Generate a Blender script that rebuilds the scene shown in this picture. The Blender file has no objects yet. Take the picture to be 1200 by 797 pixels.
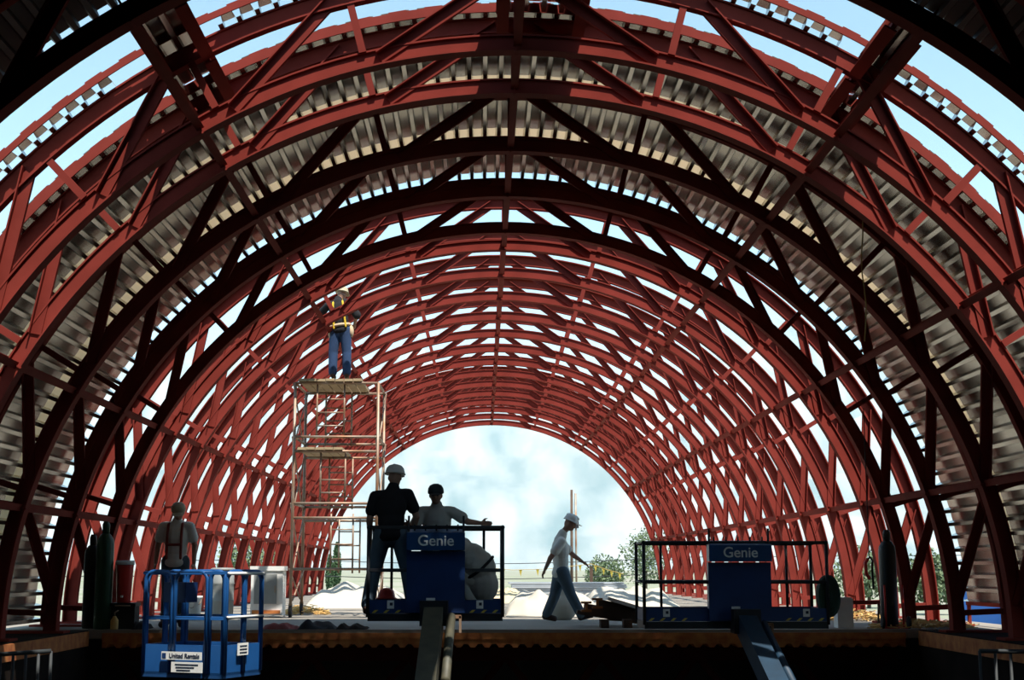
import bpy, bmesh, math, random
from mathutils import Vector, Matrix, noise
random.seed(7)
R_ = math.radians
C = bpy.context.scene.collection
SC = bpy.context.scene

# ------------------------------------------------------------------ camera
FPX, YAW, PITCH = 1700.0, 0.0202, 0.1566
CAM = Vector((-0.34, 0.0, 0.85))
cam = bpy.data.cameras.new('camera')
cam.sensor_width = 36.0
cam.lens = FPX / 1200 * 36.0
cam.clip_end = 20000
cam.clip_start = 0.1
camo = bpy.data.objects.new('camera', cam)
C.objects.link(camo)
camo.location = CAM
camo.rotation_euler = (math.pi / 2 + PITCH, 0, -YAW)
SC.camera = camo


def at(px, py, Y):
    """point of the photograph's pixel (px, py) at depth Y"""
    F = Vector((math.sin(YAW), math.cos(YAW), 0))
    Rt = Vector((math.cos(YAW), -math.sin(YAW), 0))
    U = Vector((0, 0, 1))
    F2 = F * math.cos(PITCH) + U * math.sin(PITCH)
    U2 = -F * math.sin(PITCH) + U * math.cos(PITCH)
    v = F2 * FPX + Rt * (px - 600) - U2 * (py - 398.5)
    return CAM + v * (Y / v.y)


# ------------------------------------------------------------------ light
SUN_EL, SUN_AZ = R_(63), R_(27)          # from behind the camera, to its right
w = bpy.data.worlds.new('world')
SC.world = w
w.use_nodes = True
nt = w.node_tree
nt.nodes.clear()
sky = nt.nodes.new('ShaderNodeTexSky')
sky.sky_type = 'NISHITA'
sky.sun_disc = False
sky.sun_elevation = SUN_EL
sky.sun_rotation = math.pi - SUN_AZ
sky.altitude = 1300
sky.air_density = 1.0
sky.dust_density = 1.6
bg = nt.nodes.new('ShaderNodeBackground')
bg.inputs['Strength'].default_value = 0.25
wo = nt.nodes.new('ShaderNodeOutputWorld')
tint = nt.nodes.new('ShaderNodeMix')
tint.data_type = 'RGBA'
tint.blend_type = 'MULTIPLY'
tint.inputs[0].default_value = 1.0
tint.inputs[7].default_value = (0.86, 1.07, 0.98, 1)
nt.links.new(sky.outputs[0], tint.inputs[6])
nt.links.new(tint.outputs[2], bg.inputs[0])
nt.links.new(bg.outputs[0], wo.inputs[0])

sun = bpy.data.lights.new('sun', 'SUN')
sun.energy = 7.4
sun.angle = R_(0.53)
sun.color = (1.0, 0.95, 0.87)
suno = bpy.data.objects.new('sun', sun)
C.objects.link(suno)
to_sun = Vector((math.sin(SUN_AZ) * math.cos(SUN_EL), -math.cos(SUN_AZ) * math.cos(SUN_EL), math.sin(SUN_EL)))
suno.rotation_euler = to_sun.to_track_quat('Z', 'Y').to_euler()
suno.location = to_sun * 60

vs = SC.view_settings
SC.display_settings.display_device = 'sRGB'
vs.view_transform = 'Standard'
vs.look = 'None'
vs.gamma = 1.0
vs.use_curve_mapping = False
vs.exposure = 0.06
SC.cycles.volume_bounces = 2


# ------------------------------------------------------------------ materials
MATS = {}


def mat(name, col, rough=0.6, metal=0.0, var=0.0, scale=6.0, col2=None, bump=0.0, bscale=40.0, spec=0.5, vec='Object', mscale=None):
    if name in MATS:
        return MATS[name]
    m = bpy.data.materials.new(name)
    m.use_nodes = True
    n = m.node_tree
    b = n.nodes['Principled BSDF']
    b.inputs['Roughness'].default_value = rough
    b.inputs['Metallic'].default_value = metal
    b.inputs['Specular IOR Level'].default_value = spec
    tc = n.nodes.new('ShaderNodeTexCoord')
    if var or col2:
        tx = n.nodes.new('ShaderNodeTexNoise')
        tx.inputs['Scale'].default_value = scale
        tx.inputs['Detail'].default_value = 5
        src = tc.outputs[vec]
        if mscale:
            mp = n.nodes.new('ShaderNodeMapping')
            mp.inputs['Scale'].default_value = mscale
            n.links.new(src, mp.inputs['Vector'])
            src = mp.outputs[0]
        n.links.new(src, tx.inputs['Vector'])
        rp = n.nodes.new('ShaderNodeValToRGB')
        rp.color_ramp.elements[0].position = 0.32
        rp.color_ramp.elements[1].position = 0.68
        c2 = col2 if col2 else tuple(min(1, c * (1 + var)) for c in col)
        c1 = col if col2 else tuple(c * (1 - var) for c in col)
        rp.color_ramp.elements[0].color = (*c1, 1)
        rp.color_ramp.elements[1].color = (*c2, 1)
        n.links.new(tx.outputs['Fac'], rp.inputs['Fac'])
        n.links.new(rp.outputs['Color'], b.inputs['Base Color'])
    else:
        b.inputs['Base Color'].default_value = (*col, 1)
    if bump:
        t2 = n.nodes.new('ShaderNodeTexNoise')
        t2.inputs['Scale'].default_value = bscale
        n.links.new(tc.outputs[vec], t2.inputs['Vector'])
        bp = n.nodes.new('ShaderNodeBump')
        bp.inputs['Strength'].default_value = bump
        bp.inputs['Distance'].default_value = 0.02
        n.links.new(t2.outputs['Fac'], bp.inputs['Height'])
        n.links.new(bp.outputs['Normal'], b.inputs['Normal'])
    MATS[name] = m
    return m


RED = mat('red_primer_steel', (0.205, 0.034, 0.025), 0.7, var=0.14, scale=2.2, bump=0.05, spec=0.03)
REDB = mat('red_primer_brace', (0.19, 0.031, 0.023), 0.7, var=0.12, scale=3.0, spec=0.03)
DECK = mat('galvanised_deck', (0.50, 0.48, 0.43), 0.25, metal=0.9, var=0.16, scale=2.5)
CONC = mat('concrete_slab', (0.27, 0.235, 0.19), 0.9, var=0.10, scale=0.8, bump=0.1)
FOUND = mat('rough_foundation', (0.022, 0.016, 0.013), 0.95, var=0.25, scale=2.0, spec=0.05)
RAILM = mat('dull_rail_metal', (0.03, 0.035, 0.037), 0.7, var=0.2)
GLOWM = mat('added_translucent_cream', (0.62, 0.54, 0.42), 0.6, var=0.12, scale=3.0)  # translucent cream for the added strips, passes sun to brighten flute ends
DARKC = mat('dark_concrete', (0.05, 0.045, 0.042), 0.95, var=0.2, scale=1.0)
RUSTY = mat('rusty_edge', (0.34, 0.085, 0.02), 0.85, col2=(0.55, 0.20, 0.05), scale=7.0)
DIRT = mat('pale_dirt', (0.33, 0.30, 0.24), 0.95, col2=(0.20, 0.23, 0.13), scale=0.06, vec='Object')
DECKN = mat('shade_darkened_deck', (0.05, 0.045, 0.04), 0.6, metal=0.3, var=0.2, scale=2.5)  # deck colour darkened to stand in for shade under the near roof
TEAL = mat('faded_blue_boom', (0.006, 0.030, 0.06), 0.6, var=0.2, scale=6.0)
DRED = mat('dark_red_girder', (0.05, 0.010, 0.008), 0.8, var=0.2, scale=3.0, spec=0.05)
BLUE = mat('blue_paint', (0.012, 0.058, 0.17), 0.42, var=0.12, scale=4.0)
BLUED = mat('navy_paint', (0.008, 0.035, 0.13), 0.5, var=0.15, scale=4.0)
BLUEL = mat('bright_blue_paint', (0.012, 0.085, 0.27), 0.4, var=0.1, scale=4.0)
DARKM = mat('dark_metal', (0.02, 0.022, 0.027), 0.5, metal=0.3, var=0.2, scale=6.0)
GREYM = mat('grey_tube_metal', (0.36, 0.30, 0.24), 0.5, metal=0.4, col2=(0.28, 0.13, 0.06), scale=3.0)
OLIVE = mat('worn_boom_steel', (0.10, 0.09, 0.055), 0.6, col2=(0.05, 0.05, 0.035), scale=5.0)
WHITE = mat('white_paint', (0.78, 0.77, 0.73), 0.6, var=0.06, scale=5.0)
LETTER = mat('lettering_white', (0.80, 0.80, 0.76), 0.6)
INK = mat('ink', (0.02, 0.025, 0.05), 0.7)
YEL = mat('hazard_yellow', (0.55, 0.42, 0.06), 0.6, var=0.1)
BLACK = mat('black_rubber', (0.015, 0.015, 0.016), 0.75)
WOOD = mat('plank_wood', (0.50, 0.38, 0.22), 0.85, col2=(0.33, 0.24, 0.14), scale=4.0, mscale=(1, 9, 9))
DWOOD = mat('dark_lumber', (0.10, 0.06, 0.04), 0.9, var=0.25, scale=5.0)
TARP = mat('white_tarp', (0.52, 0.47, 0.38), 0.7, var=0.06, scale=1.5, bump=0.3, bscale=3.0)
BTARP = mat('blue_tarp', (0.03, 0.13, 0.50), 0.5, var=0.15, scale=2.0, bump=0.4, bscale=4.0)
STRAW = mat('straw', (0.62, 0.36, 0.10), 0.9, col2=(0.75, 0.50, 0.20), scale=8.0)
GREENC = mat('cylinder_green', (0.012, 0.06, 0.028), 0.4, var=0.15)
BLKC = mat('cylinder_black', (0.014, 0.015, 0.016), 0.45)
REDP = mat('cooler_red', (0.62, 0.035, 0.025), 0.4, var=0.08)
HOSE = mat('dark_green_hose', (0.012, 0.04, 0.02), 0.6)
GREY = mat('grey_plastic', (0.25, 0.26, 0.25), 0.6, var=0.08)
STACK = mat('stacked_sheet_grey', (0.46, 0.49, 0.52), 0.5, metal=0.2, var=0.12, scale=1.5)
SAND = mat('sand', (0.62, 0.50, 0.30), 0.95, var=0.12, scale=3.0)
ROPE = mat('yellow_rope', (0.52, 0.36, 0.12), 0.9)
BARK = mat('bark', (0.10, 0.075, 0.05), 0.95, var=0.3, scale=6)
LEAF = mat('leaf', (0.085, 0.13, 0.055), 0.7, col2=(0.17, 0.21, 0.11), scale=1.2)
LEAFD = mat('cypress_leaf', (0.04, 0.09, 0.04), 0.8, col2=(0.08, 0.13, 0.05), scale=2)
ROCK = mat('mountain_rock', (0.12, 0.19, 0.21), 0.95, col2=(0.40, 0.42, 0.41), scale=0.012, vec='Object', mscale=(1, .25, .3))
SKIN = mat('skin', (0.36, 0.19, 0.125), 0.6, var=0.05)
SHIRTK = mat('black_cotton', (0.012, 0.011, 0.013), 0.95, var=0.2)
SHIRTW = mat('white_cotton', (0.74, 0.71, 0.64), 0.95, var=0.05)
SHIRTG = mat('grey_cotton', (0.50, 0.48, 0.43), 0.95, var=0.06)
JEAN = mat('blue_denim', (0.085, 0.125, 0.16), 0.95, var=0.15, scale=5)
JEANB = mat('mid_denim', (0.025, 0.055, 0.13), 0.95, var=0.15, scale=5)
BOOT = mat('brown_boot', (0.05, 0.022, 0.015), 0.7)
HATW = mat('hat_white', (0.72, 0.70, 0.64), 0.4)
HATK = mat('cap_dark', (0.02, 0.025, 0.03), 0.8)
HATT = mat('cap_tan', (0.42, 0.36, 0.24), 0.85)
STRAP = mat('harness_red', (0.22, 0.03, 0.02), 0.8)
STRAPY = mat('harness_yellow', (0.70, 0.45, 0.02), 0.8)
LEATH = mat('tan_leather', (0.55, 0.40, 0.25), 0.8, var=0.1)
EYE = mat('eye_dark', (0.02, 0.015, 0.012), 0.3)


for BT_, tc_, fac_ in ((BTARP, (0.05, 0.20, 0.60, 1), 0.45), (GLOWM, (0.78, 0.68, 0.54, 1), 0.55)):
    n_ = BT_.node_tree
    tr_ = n_.nodes.new('ShaderNodeBsdfTranslucent')
    tr_.inputs['Color'].default_value = tc_
    mx_ = n_.nodes.new('ShaderNodeMixShader')
    mx_.inputs[0].default_value = fac_
    n_.links.new(n_.nodes['Principled BSDF'].outputs[0], mx_.inputs[1])
    n_.links.new(tr_.outputs[0], mx_.inputs[2])
    n_.links.new(mx_.outputs[0], n_.nodes['Material Output'].inputs['Surface'])


# ------------------------------------------------------------------ mesh helpers
class MB:
    def __init__(s):
        s.v = []
        s.f = []

    def add(s, verts, faces):
        o = len(s.v)
        s.v += [tuple(p) for p in verts]
        s.f += [tuple(i + o for i in f) for f in faces]
        return s

    def box(s, c, size, rot=None):
        h = Vector(size) / 2
        P = []
        for sx in (-1, 1):
            for sy in (-1, 1):
                for sz in (-1, 1):
                    q = Vector((sx * h.x, sy * h.y, sz * h.z))
                    if rot is not None:
                        q = rot @ q
                    P.append(Vector(c) + q)
        return s.add(P, [(0, 1, 3, 2), (4, 6, 7, 5), (0, 4, 5, 1), (2, 3, 7, 6), (0, 2, 6, 4), (1, 5, 7, 3)])

    def bar(s, p, q, wd, ht, up=(0, 0, 1)):
        p, q = Vector(p), Vector(q)
        d = (q - p)
        L = d.length
        d.normalize()
        u = Vector(up)
        if abs(d.dot(u)) > 0.98:
            u = Vector((0, 1, 0))
        x = d.cross(u).normalized()
        z = x.cross(d).normalized()
        rot = Matrix((x, d, z)).transposed()
        return s.box((p + q) / 2, (wd, L, ht), rot)

    def tube(s, pts, r, n=8, closed=False, radii=None):
        pts = [Vector(p) for p in pts]
        m = len(pts)
        rings = []
        prev = None
        for i, p in enumerate(pts):
            a = pts[(i - 1) % m] if (closed or i > 0) else p
            b = pts[(i + 1) % m] if (closed or i < m - 1) else p
            t = (b - a).normalized()
            if prev is None:
                u = Vector((0, 0, 1)) if abs(t.z) < 0.9 else Vector((1, 0, 0))
                x = t.cross(u).normalized()
            else:
                x = (prev - t * prev.dot(t)).normalized()
            prev = x
            y = t.cross(x)
            rr = radii[i] if radii else r
            rings.append([p + (x * math.cos(2 * math.pi * k / n) + y * math.sin(2 * math.pi * k / n)) * rr for k in range(n)])
        V = [q for rg in rings for q in rg]
        F = []
        for i in range(m if closed else m - 1):
            j = (i + 1) % m
            for k in range(n):
                l = (k + 1) % n
                F.append((i * n + k, i * n + l, j * n + l, j * n + k))
        if not closed:
            F.append(tuple(range(n))[::-1])
            F.append(tuple((m - 1) * n + k for k in range(n)))
        return s.add(V, F)

    def lathe(s, prof, c=(0, 0, 0), n=20, M=None):
        c = Vector(c)
        V = []
        for r, z in prof:
            for k in range(n):
                a = 2 * math.pi * k / n
                q = Vector((r * math.cos(a), r * math.sin(a), z))
                V.append(c + (M @ q if M is not None else q))
        F = []
        for i in range(len(prof) - 1):
            for k in range(n):
                l = (k + 1) % n
                F.append((i * n + k, i * n + l, (i + 1) * n + l, (i + 1) * n + k))
        F.append(tuple(range(n))[::-1])
        F.append(tuple((len(prof) - 1) * n + k for k in range(n)))
        return s.add(V, F)

    def ball(s, c, r, M=None, nu=14, nv=9):
        r = Vector(r) if hasattr(r, '__len__') else Vector((r, r, r))
        c = Vector(c)
        V = []

        def P(q):
            q = Vector((q.x * r.x, q.y * r.y, q.z * r.z))
            return c + (M @ q if M is not None else q)
        V.append(P(Vector((0, 0, 1))))
        for i in range(1, nv):
            t = math.pi * i / nv
            for k in range(nu):
                a = 2 * math.pi * k / nu
                V.append(P(Vector((math.sin(t) * math.cos(a), math.sin(t) * math.sin(a), math.cos(t)))))
        V.append(P(Vector((0, 0, -1))))
        F = []
        for k in range(nu):
            l = (k + 1) % nu
            F.append((0, 1 + k, 1 + l))
            for i in range(nv - 2):
                a = 1 + i * nu
                F.append((a + k, a + nu + k, a + nu + l, a + l))
            a = 1 + (nv - 2) * nu
            F.append((a + k, len(V) - 1, a + l))
        return s.add(V, F)

    def cap(s, p, q, r1, r2):
        p, q = Vector(p), Vector(q)
        s.ball(p, r1)
        s.ball(q, r2)
        if (q - p).length > 1e-4:
            s.tube([p, q], r1, 14, radii=[r1, r2])
        return s

    def mesh(s, name, m, smooth=False):
        me = bpy.data.meshes.new(name)
        me.from_pydata(s.v, [], s.f)
        bm = bmesh.new()
        bm.from_mesh(me)
        bmesh.ops.recalc_face_normals(bm, faces=bm.faces)
        bm.to_mesh(me)
        bm.free()
        me.materials.append(m)
        if smooth:
            for p in me.polygons:
                p.use_smooth = True
        return me

    def build(s, name, m, parent=None, smooth=False):
        return place(s.mesh(name, m, smooth), name, parent)


def place(me, name, parent=None, loc=None, roty=0.0, rotz=0.0):
    o = bpy.data.objects.new(name, me)
    C.objects.link(o)
    if parent is not None:
        o.parent = parent
    if loc is not None:
        o.location = loc
    if roty or rotz:
        o.rotation_euler = (0, roty, rotz)
    return o


def tag(o, label, cat, group=None):
    o['label'] = label
    o['category'] = cat
    if group:
        o['group'] = group
    return o


def thing(name, label, cat, loc=(0, 0, 0), rotz=0.0, group=None):
    o = bpy.data.objects.new(name, None)
    o.empty_display_size = 0.2
    C.objects.link(o)
    o.location = loc
    o.rotation_euler = (0, 0, rotz)
    return tag(o, label, cat, group)


def struct(o, label=None):
    o['kind'] = 'structure'
    if label:
        o['label'] = label
    return o


def pol(a, r, y=0.0):
    return Vector((r * math.sin(R_(a)), y, r * math.cos(R_(a))))


def text_mesh(body, size, m, name, extrude=0.003, bold=0.0, parent=None, loc=(0, 0, 0), rot=(math.pi / 2, 0, 0)):
    cu = bpy.data.curves.new(name, 'FONT')
    cu.body = body
    cu.size = size
    cu.align_x = 'CENTER'
    cu.align_y = 'CENTER'
    cu.extrude = extrude
    cu.offset = bold
    t = bpy.data.objects.new('tmp', cu)
    C.objects.link(t)
    dg = bpy.context.evaluated_depsgraph_get()
    me = bpy.data.meshes.new_from_object(t.evaluated_get(dg))
    bpy.data.objects.remove(t)
    me.name = name
    me.materials.clear()
    me.materials.append(m)
    o = place(me, name, parent, loc)
    o.rotation_euler = rot
    return o


# ------------------------------------------------------------------ arch geometry
D = {-1: 11.15, 0: 14.15}
for i in range(4):
    D[1 + i] = 15.5 + 2.25 * i
for i in range(14):
    D[5 + i] = 23.47 + i * 2.264
RI0, RI1 = 6.05, 6.24          # inner chord
RO0, RO1 = 6.76, 6.95          # outer chord
STEP = 14.6                    # post spacing in degrees
PURLIN = [0.0, -31.4, 32.0, -60.6, 52.9, -75.0, 72.0]


def arc_sweep(mb, prof, a0, a1, n):
    """closed profile [(r, y)] swept round the axis of the vault"""
    m = len(prof)
    V = []
    for i in range(n + 1):
        a = a0 + (a1 - a0) * i / n
        for r, y in prof:
            V.append(pol(a, r, y))
    F = []
    for i in range(n):
        for k in range(m):
            l = (k + 1) % m
            F.append((i * m + k, i * m + l, (i + 1) * m + l, (i + 1) * m + k))
    F.append(tuple(range(m)))
    F.append(tuple(n * m + k for k in range(m)))
    mb.add(V, F)


def ibeam_profile(r0, r1, bot, top, tf=0.018, tw=0.008):
    return [(r0, -bot), (r0, bot), (r0 + tf, bot), (r0 + tf, tw), (r1 - tf, tw), (r1 - tf, top), (r1, top), (r1, -top),
            (r1 - tf, -top), (r1 - tf, -tw), (r0 + tf, -tw), (r0 + tf, -bot)]


mb = MB()
arc_sweep(mb, ibeam_profile(RI0, RI1, 0.085, 0.032), -90, 90, 84)
ME_IN = mb.mesh('inner_chord', RED)
mb = MB()
arc_sweep(mb, ibeam_profile(RO0, RO1, 0.06, 0.11), -90, 90, 90)
ME_OUT = mb.mesh('outer_chord', RED)
mb = MB()
arc_sweep(mb, ibeam_profile(RO0, RO1, 0.06, 0.035), -90, 90, 90)
ME_OUTN = mb.mesh('outer_chord', RED)


def tbar(mb, p, q, dep, wid, tf=.014, tw=.05):
    """T section bar lying in the truss plane: wide flange on top, thick stem below"""
    p, q = Vector(p), Vector(q)
    d = (q - p).normalized()
    n = Vector((-d.z, 0, d.x))
    if n.z < 0:
        n = -n
    rot = Matrix((d, n.cross(d), n)).transposed()
    L = (q - p).length
    c = (p + q) / 2
    mb.box(c + n * (dep / 2 - tf / 2), (L, wid, tf), rot)
    mb.box(c - n * tf / 2, (L, tw, dep - tf), rot)
    return mb


ME_POST = MB().box((0, 0, (RI1 + RO0) / 2), (0.075, 0.10, RO0 - RI1 + 0.02)).mesh('post', REDB)
ME_DR = tbar(MB(), pol(1.6, RO0 + 0.08), pol(STEP - 1.4, RI0 + 0.09), .125, .17).mesh('diagonal', REDB)
ME_DL = tbar(MB(), pol(-1.6, RO0 + 0.08), pol(-STEP + 1.4, RI0 + 0.09), .125, .17).mesh('diagonal', REDB)
ME_PLATE = MB().box((0, 0, (RI0 + RI1) / 2), (0.02, 0.20, RI1 - RI0 + 0.03)).mesh('stiffener_plate', RED)
ME_FOOT = MB().box((0, 0, 0.015), (1.15, 0.32, 0.03)).mesh('base_plate', RED)
ORD = ['', 'first', 'second', 'third', 'fourth', 'fifth', 'sixth', 'seventh', 'eighth', 'ninth', 'tenth', 'eleventh', 'twelfth', 'thirteenth', 'fourteenth']


def truss(n):
    if n == -1:
        lab = 'dark red steel arch truss under the near deck, before the first open roof gap'
    elif n == 0:
        lab = 'sunlit red steel arch truss standing alone between the two open roof gaps'
    elif n == 1:
        lab = 'red steel arch truss carrying the front edge of the metal roof deck'
    elif n in (2, 3):
        lab = ['', '', 'shaded steel arch truss under the deck, one bay behind its front edge', 'shaded steel arch truss under the deck, one bay before its back edge'][n]
    elif n == 4:
        lab = 'black shaded steel arch truss where the metal roof deck ends'
    elif n == 18:
        lab = 'end arch truss framing the open view of the mountain'
    else:
        lab = 'bare red arch truss, %s counted from the end of the metal deck' % ORD[n - 4]
    t = thing('arch_truss', lab, 'truss', (0, D[n], 0), 0, 'red steel arch trusses of the vault')
    place(ME_OUTN if n <= 4 else ME_OUT, 'outer_chord', t)
    place(ME_IN, 'inner_chord', t)
    for k in range(-6, 7):
        place(ME_POST, 'post', t, roty=R_(k * STEP))
    for k in range(6):
        place(ME_DR, 'diagonal', t, roty=R_(k * STEP))
        place(ME_DL, 'diagonal', t, roty=R_(-k * STEP))
    for a in PURLIN:
        place(ME_PLATE, 'stiffener_plate', t, roty=R_(a))
    for s in (-1, 1):
        place(ME_FOOT, 'base_plate', t, (s * 6.5, 0, 0))
    return t


# ------------------------------------------------------------------ the setting
# slab, foundations, lower level, outside ground
SLAB_Y0, SLAB_Y1 = 21.0, 54.5
mb = MB().box((0, (SLAB_Y0 + SLAB_Y1) / 2, -0.06), (15.4, SLAB_Y1 - SLAB_Y0, 0.12))
floor = struct(mb.build('floor', CONC), 'pale concrete floor slab under the arches')
mb = MB()
x = -5.7
while x < 5.7:                                        # fluted metal form showing under the slab edge
    V = [(x, SLAB_Y0 - .012, -.125), (x, SLAB_Y0 - .012, -.25), (x + .06, SLAB_Y0 - .012, -.25), (x + .10, SLAB_Y0 - .012, -.20),
         (x + .16, SLAB_Y0 - .012, -.20), (x + .2, SLAB_Y0 - .012, -.25), (x + .2, SLAB_Y0 - .012, -.125)]
    n = len(V)
    V2 = [(a, SLAB_Y0 + 1.2, c) for a, b, c in V]
    mb.add(V + V2, [tuple(range(n)), tuple(range(n, 2 * n))] + [(i, (i + 1) % n, n + (i + 1) % n, n + i) for i in range(n)])
    x += .2
mb.build('fluted_edge_form', RUSTY, floor)
MB().box((0, SLAB_Y0 - .02, -.09), (11.4, .03, .09)).build('edge_angle', RUSTY, floor)
for s, nm in ((-1, 'wall_left'), (1, 'wall_right')):
    mb = MB().box((s * 6.85, 5.5, -1.755), (1.9, 30.98, 3.5)).box((s * 7.6, 37.7, -1.85), (.3, 33.5, 3.4))
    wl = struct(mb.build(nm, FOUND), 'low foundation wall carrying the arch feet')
    MB().box((s * 5.89, 15.5, -.12), (.03, 10.9, .2)).build('edge_angle', RUSTY, wl)
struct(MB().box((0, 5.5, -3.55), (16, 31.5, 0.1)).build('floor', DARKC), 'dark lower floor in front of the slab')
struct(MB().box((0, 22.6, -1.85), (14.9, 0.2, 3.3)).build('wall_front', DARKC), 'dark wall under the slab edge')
V = [(0, 0, 0)]
mb = MB()
ring = [pol(a, 7.3) for a in range(-90, 91, 5)]
n = len(ring)
mb.add([(p.x, -10, p.z) for p in ring] + [(p.x, -10.2, p.z) for p in ring],
       [tuple(range(n)), tuple(range(n, 2 * n))] + [(i, (i + 1) % n, n + (i + 1) % n, n + i) for i in range(n)])
mb.box((0, -10.1, -1.8), (14.6, .2, 3.6))
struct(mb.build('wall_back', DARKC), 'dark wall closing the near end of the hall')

# outside ground as a wide sheet with the building pit left out
mb = MB()
GX = [-3000, -400, -60, -7.8, 7.8, 60, 400, 3000]
GY = [-60, -10.2, 54.6, 120, 400, 1200, 3600]
for i in range(len(GX) - 1):
    for j in range(len(GY) - 1):
        if GX[i] == -7.8 and GY[j] == -10.2:
            continue
        z = -1.0
        mb.add([(GX[i], GY[j], z), (GX[i + 1], GY[j], z), (GX[i + 1], GY[j + 1], z), (GX[i], GY[j + 1], z)], [(0, 1, 2, 3)])
struct(mb.build('ground', DIRT), 'pale dry ground outside the building')

# hazy mountain range beyond
mb = MB()
NX, NY = 170, 52
for j in range(NY + 1):
    for i in range(NX + 1):
        x = -3600 + 7200 * i / NX
        y = 2300 + 2600 * j / NY
        t = j / NY
        ridge = 540 + 90 * noise.noise(Vector((x * .0011, 3.1, 0))) + 40 * noise.noise(Vector((x * .004, 9.1, 0)))
        f = 1 - abs(t - .62) / .62 if t < .62 else 1 - (t - .62) / .38 * .6
        z = ridge * max(0, f) ** 1.15 + f * 190 * noise.fractal(Vector((x * .0022, y * .0022, 1.7)), 1.0, 2.0, 5)
        mb.v.append((x, y, z - 4))
for j in range(NY):
    for i in range(NX):
        a = j * (NX + 1) + i
        mb.f.append((a, a + 1, a + NX + 2, a + NX + 1))
mo = mb.build('mountain', ROCK, None, True)
tag(mo, 'pale rocky mountain range in summer haze beyond the open end', 'mountain')

# summer haze: a real thin volume lying over the valley in front of the mountain
hz = bpy.data.materials.new('valley_haze')
hz.use_nodes = True
hn = hz.node_tree
hn.nodes.clear()
ho = hn.nodes.new('ShaderNodeOutputMaterial')
hv = hn.nodes.new('ShaderNodeVolumeScatter')
hv.inputs['Color'].default_value = (0.76, 0.97, 1.0, 1)
hv.inputs['Density'].default_value = 0.00013
hv.inputs['Anisotropy'].default_value = 0.0
hn.links.new(hv.outputs[0], ho.inputs['Volume'])
haze = MB().box((0, 2650, 450), (9000, 4900, 904)).build('valley_haze', hz)
haze['kind'] = 'stuff'
tag(haze, 'pale summer haze lying over the valley below the mountain', 'haze')

# ------------------------------------------------------------------ trusses
for n in sorted(D):
    truss(n)

# ------------------------------------------------------------------ purlins
names = ['ridge purlin running along the crown of the arches', 'upper purlin on the left slope of the vault',
         'upper purlin on the right slope of the vault', 'middle purlin on the left slope of the vault',
         'middle purlin on the right slope of the vault', 'lowest purlin on the left slope of the vault',
         'lowest purlin on the right slope of the vault']
keys = sorted(D)
SEG = {}
for a, nm in zip(PURLIN, names):
    t = thing('roof_purlin', 'red steel ' + nm, 'purlin', (0, D[-1], 0), 0, 'longitudinal purlins')
    for i in range(len(keys) - 1):
        y0, y1 = D[keys[i]] + .05, D[keys[i + 1]] - .05
        L = round(y1 - y0, 3)
        if L not in SEG:
            m_ = MB()
            tf, hw, hh, zc = .012, .042, .065, 6.17
            m_.box((0, L / 2, zc + hh), (2 * hw, L, tf)).box((0, L / 2, zc - hh), (2 * hw, L, tf)).box((0, L / 2, zc), (.014, L, 2 * hh))
            SEG[L] = m_.mesh('beam', RED)
        place(SEG[L], 'beam', t, (0, y0 - D[-1], 0), R_(a))


# ------------------------------------------------------------------ metal roof deck
PITCHA = 4.9 / 3
DR0, DR1 = RO1 + .004, RO1 + .125


def deck_mesh(L, nfl=3, m_deck=None, cache={}):
    m_deck = m_deck or DECK
    key = (round(L, 3), nfl, m_deck.name)
    if key in cache:
        return cache[key]
    prof = []
    a0 = -nfl * PITCHA / 2
    for k in range(nfl):
        b = a0 + k * PITCHA
        for fr, rr in ((0.0, DR0), (.26, DR0), (.36, DR1), (.90, DR1)):
            prof.append((b + fr * PITCHA, rr))
    prof.append((a0 + nfl * PITCHA, DR0))
    m = len(prof)
    V = []
    for th in (0, .004):
        for y in (0, L):
            for a, r in prof:
                V.append(pol(a, r + th, y))
    F = []
    for i in range(m - 1):
        F += [(i, i + 1, m + i + 1, m + i), (2 * m + i, 3 * m + i, 3 * m + i + 1, 2 * m + i + 1),
              (i, 2 * m + i, 2 * m + i + 1, i + 1), (m + i, m + i + 1, 3 * m + i + 1, 3 * m + i)]
    F += [(0, m, 3 * m, 2 * m), (m - 1, 3 * m - 1, 4 * m - 1, 2 * m - 1)]
    mbx = MB()
    mbx.add(V, F)
    cache[key] = mbx.mesh('deck_sheet', m_deck)
    return cache[key]


def ceiling(y0, y1, angles, label, light_strip=0.0, m_deck=None):
    e = bpy.data.objects.new('ceiling', None)
    C.objects.link(e)
    e.location = (0, y0, 0)
    struct(e, label)
    for a in angles:
        place(deck_mesh(y1 - y0 - .006 - light_strip, 3, m_deck), 'deck_sheet', e, (0, light_strip, 0), R_(a))
        if light_strip:
            place(deck_mesh(light_strip - .004, 3, GLOWM), 'added_light_strip', e, (0, 0, 0), R_(a))  # made-up strip, added only to make the flute ends look bright
    return e


FULL = [-87.0 + 4.9 * k for k in range(36)]
ceiling(-9.99, 0.0, FULL, 'shade-darkened corrugated roof deck at the closed end of the hall', 0.0, DECKN)
ceiling(0.0, 6.3, FULL, 'shade-darkened corrugated roof deck in the middle of the closed part of the hall', 0.0, DECKN)
ceiling(6.3, 12.75, FULL, 'shade-darkened corrugated roof deck ending before the first open gap', 0.0, DECKN)
c1 = ceiling(D[1] - .16, D[2], FULL, 'corrugated metal roof deck, front bay after the open gap')
ceiling(D[2], D[3], FULL, 'corrugated metal roof deck, middle bay after the open gap', .42)
ceiling(D[3], D[4] + .10, FULL, 'corrugated metal roof deck, back bay before the bare arches', .42)


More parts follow.
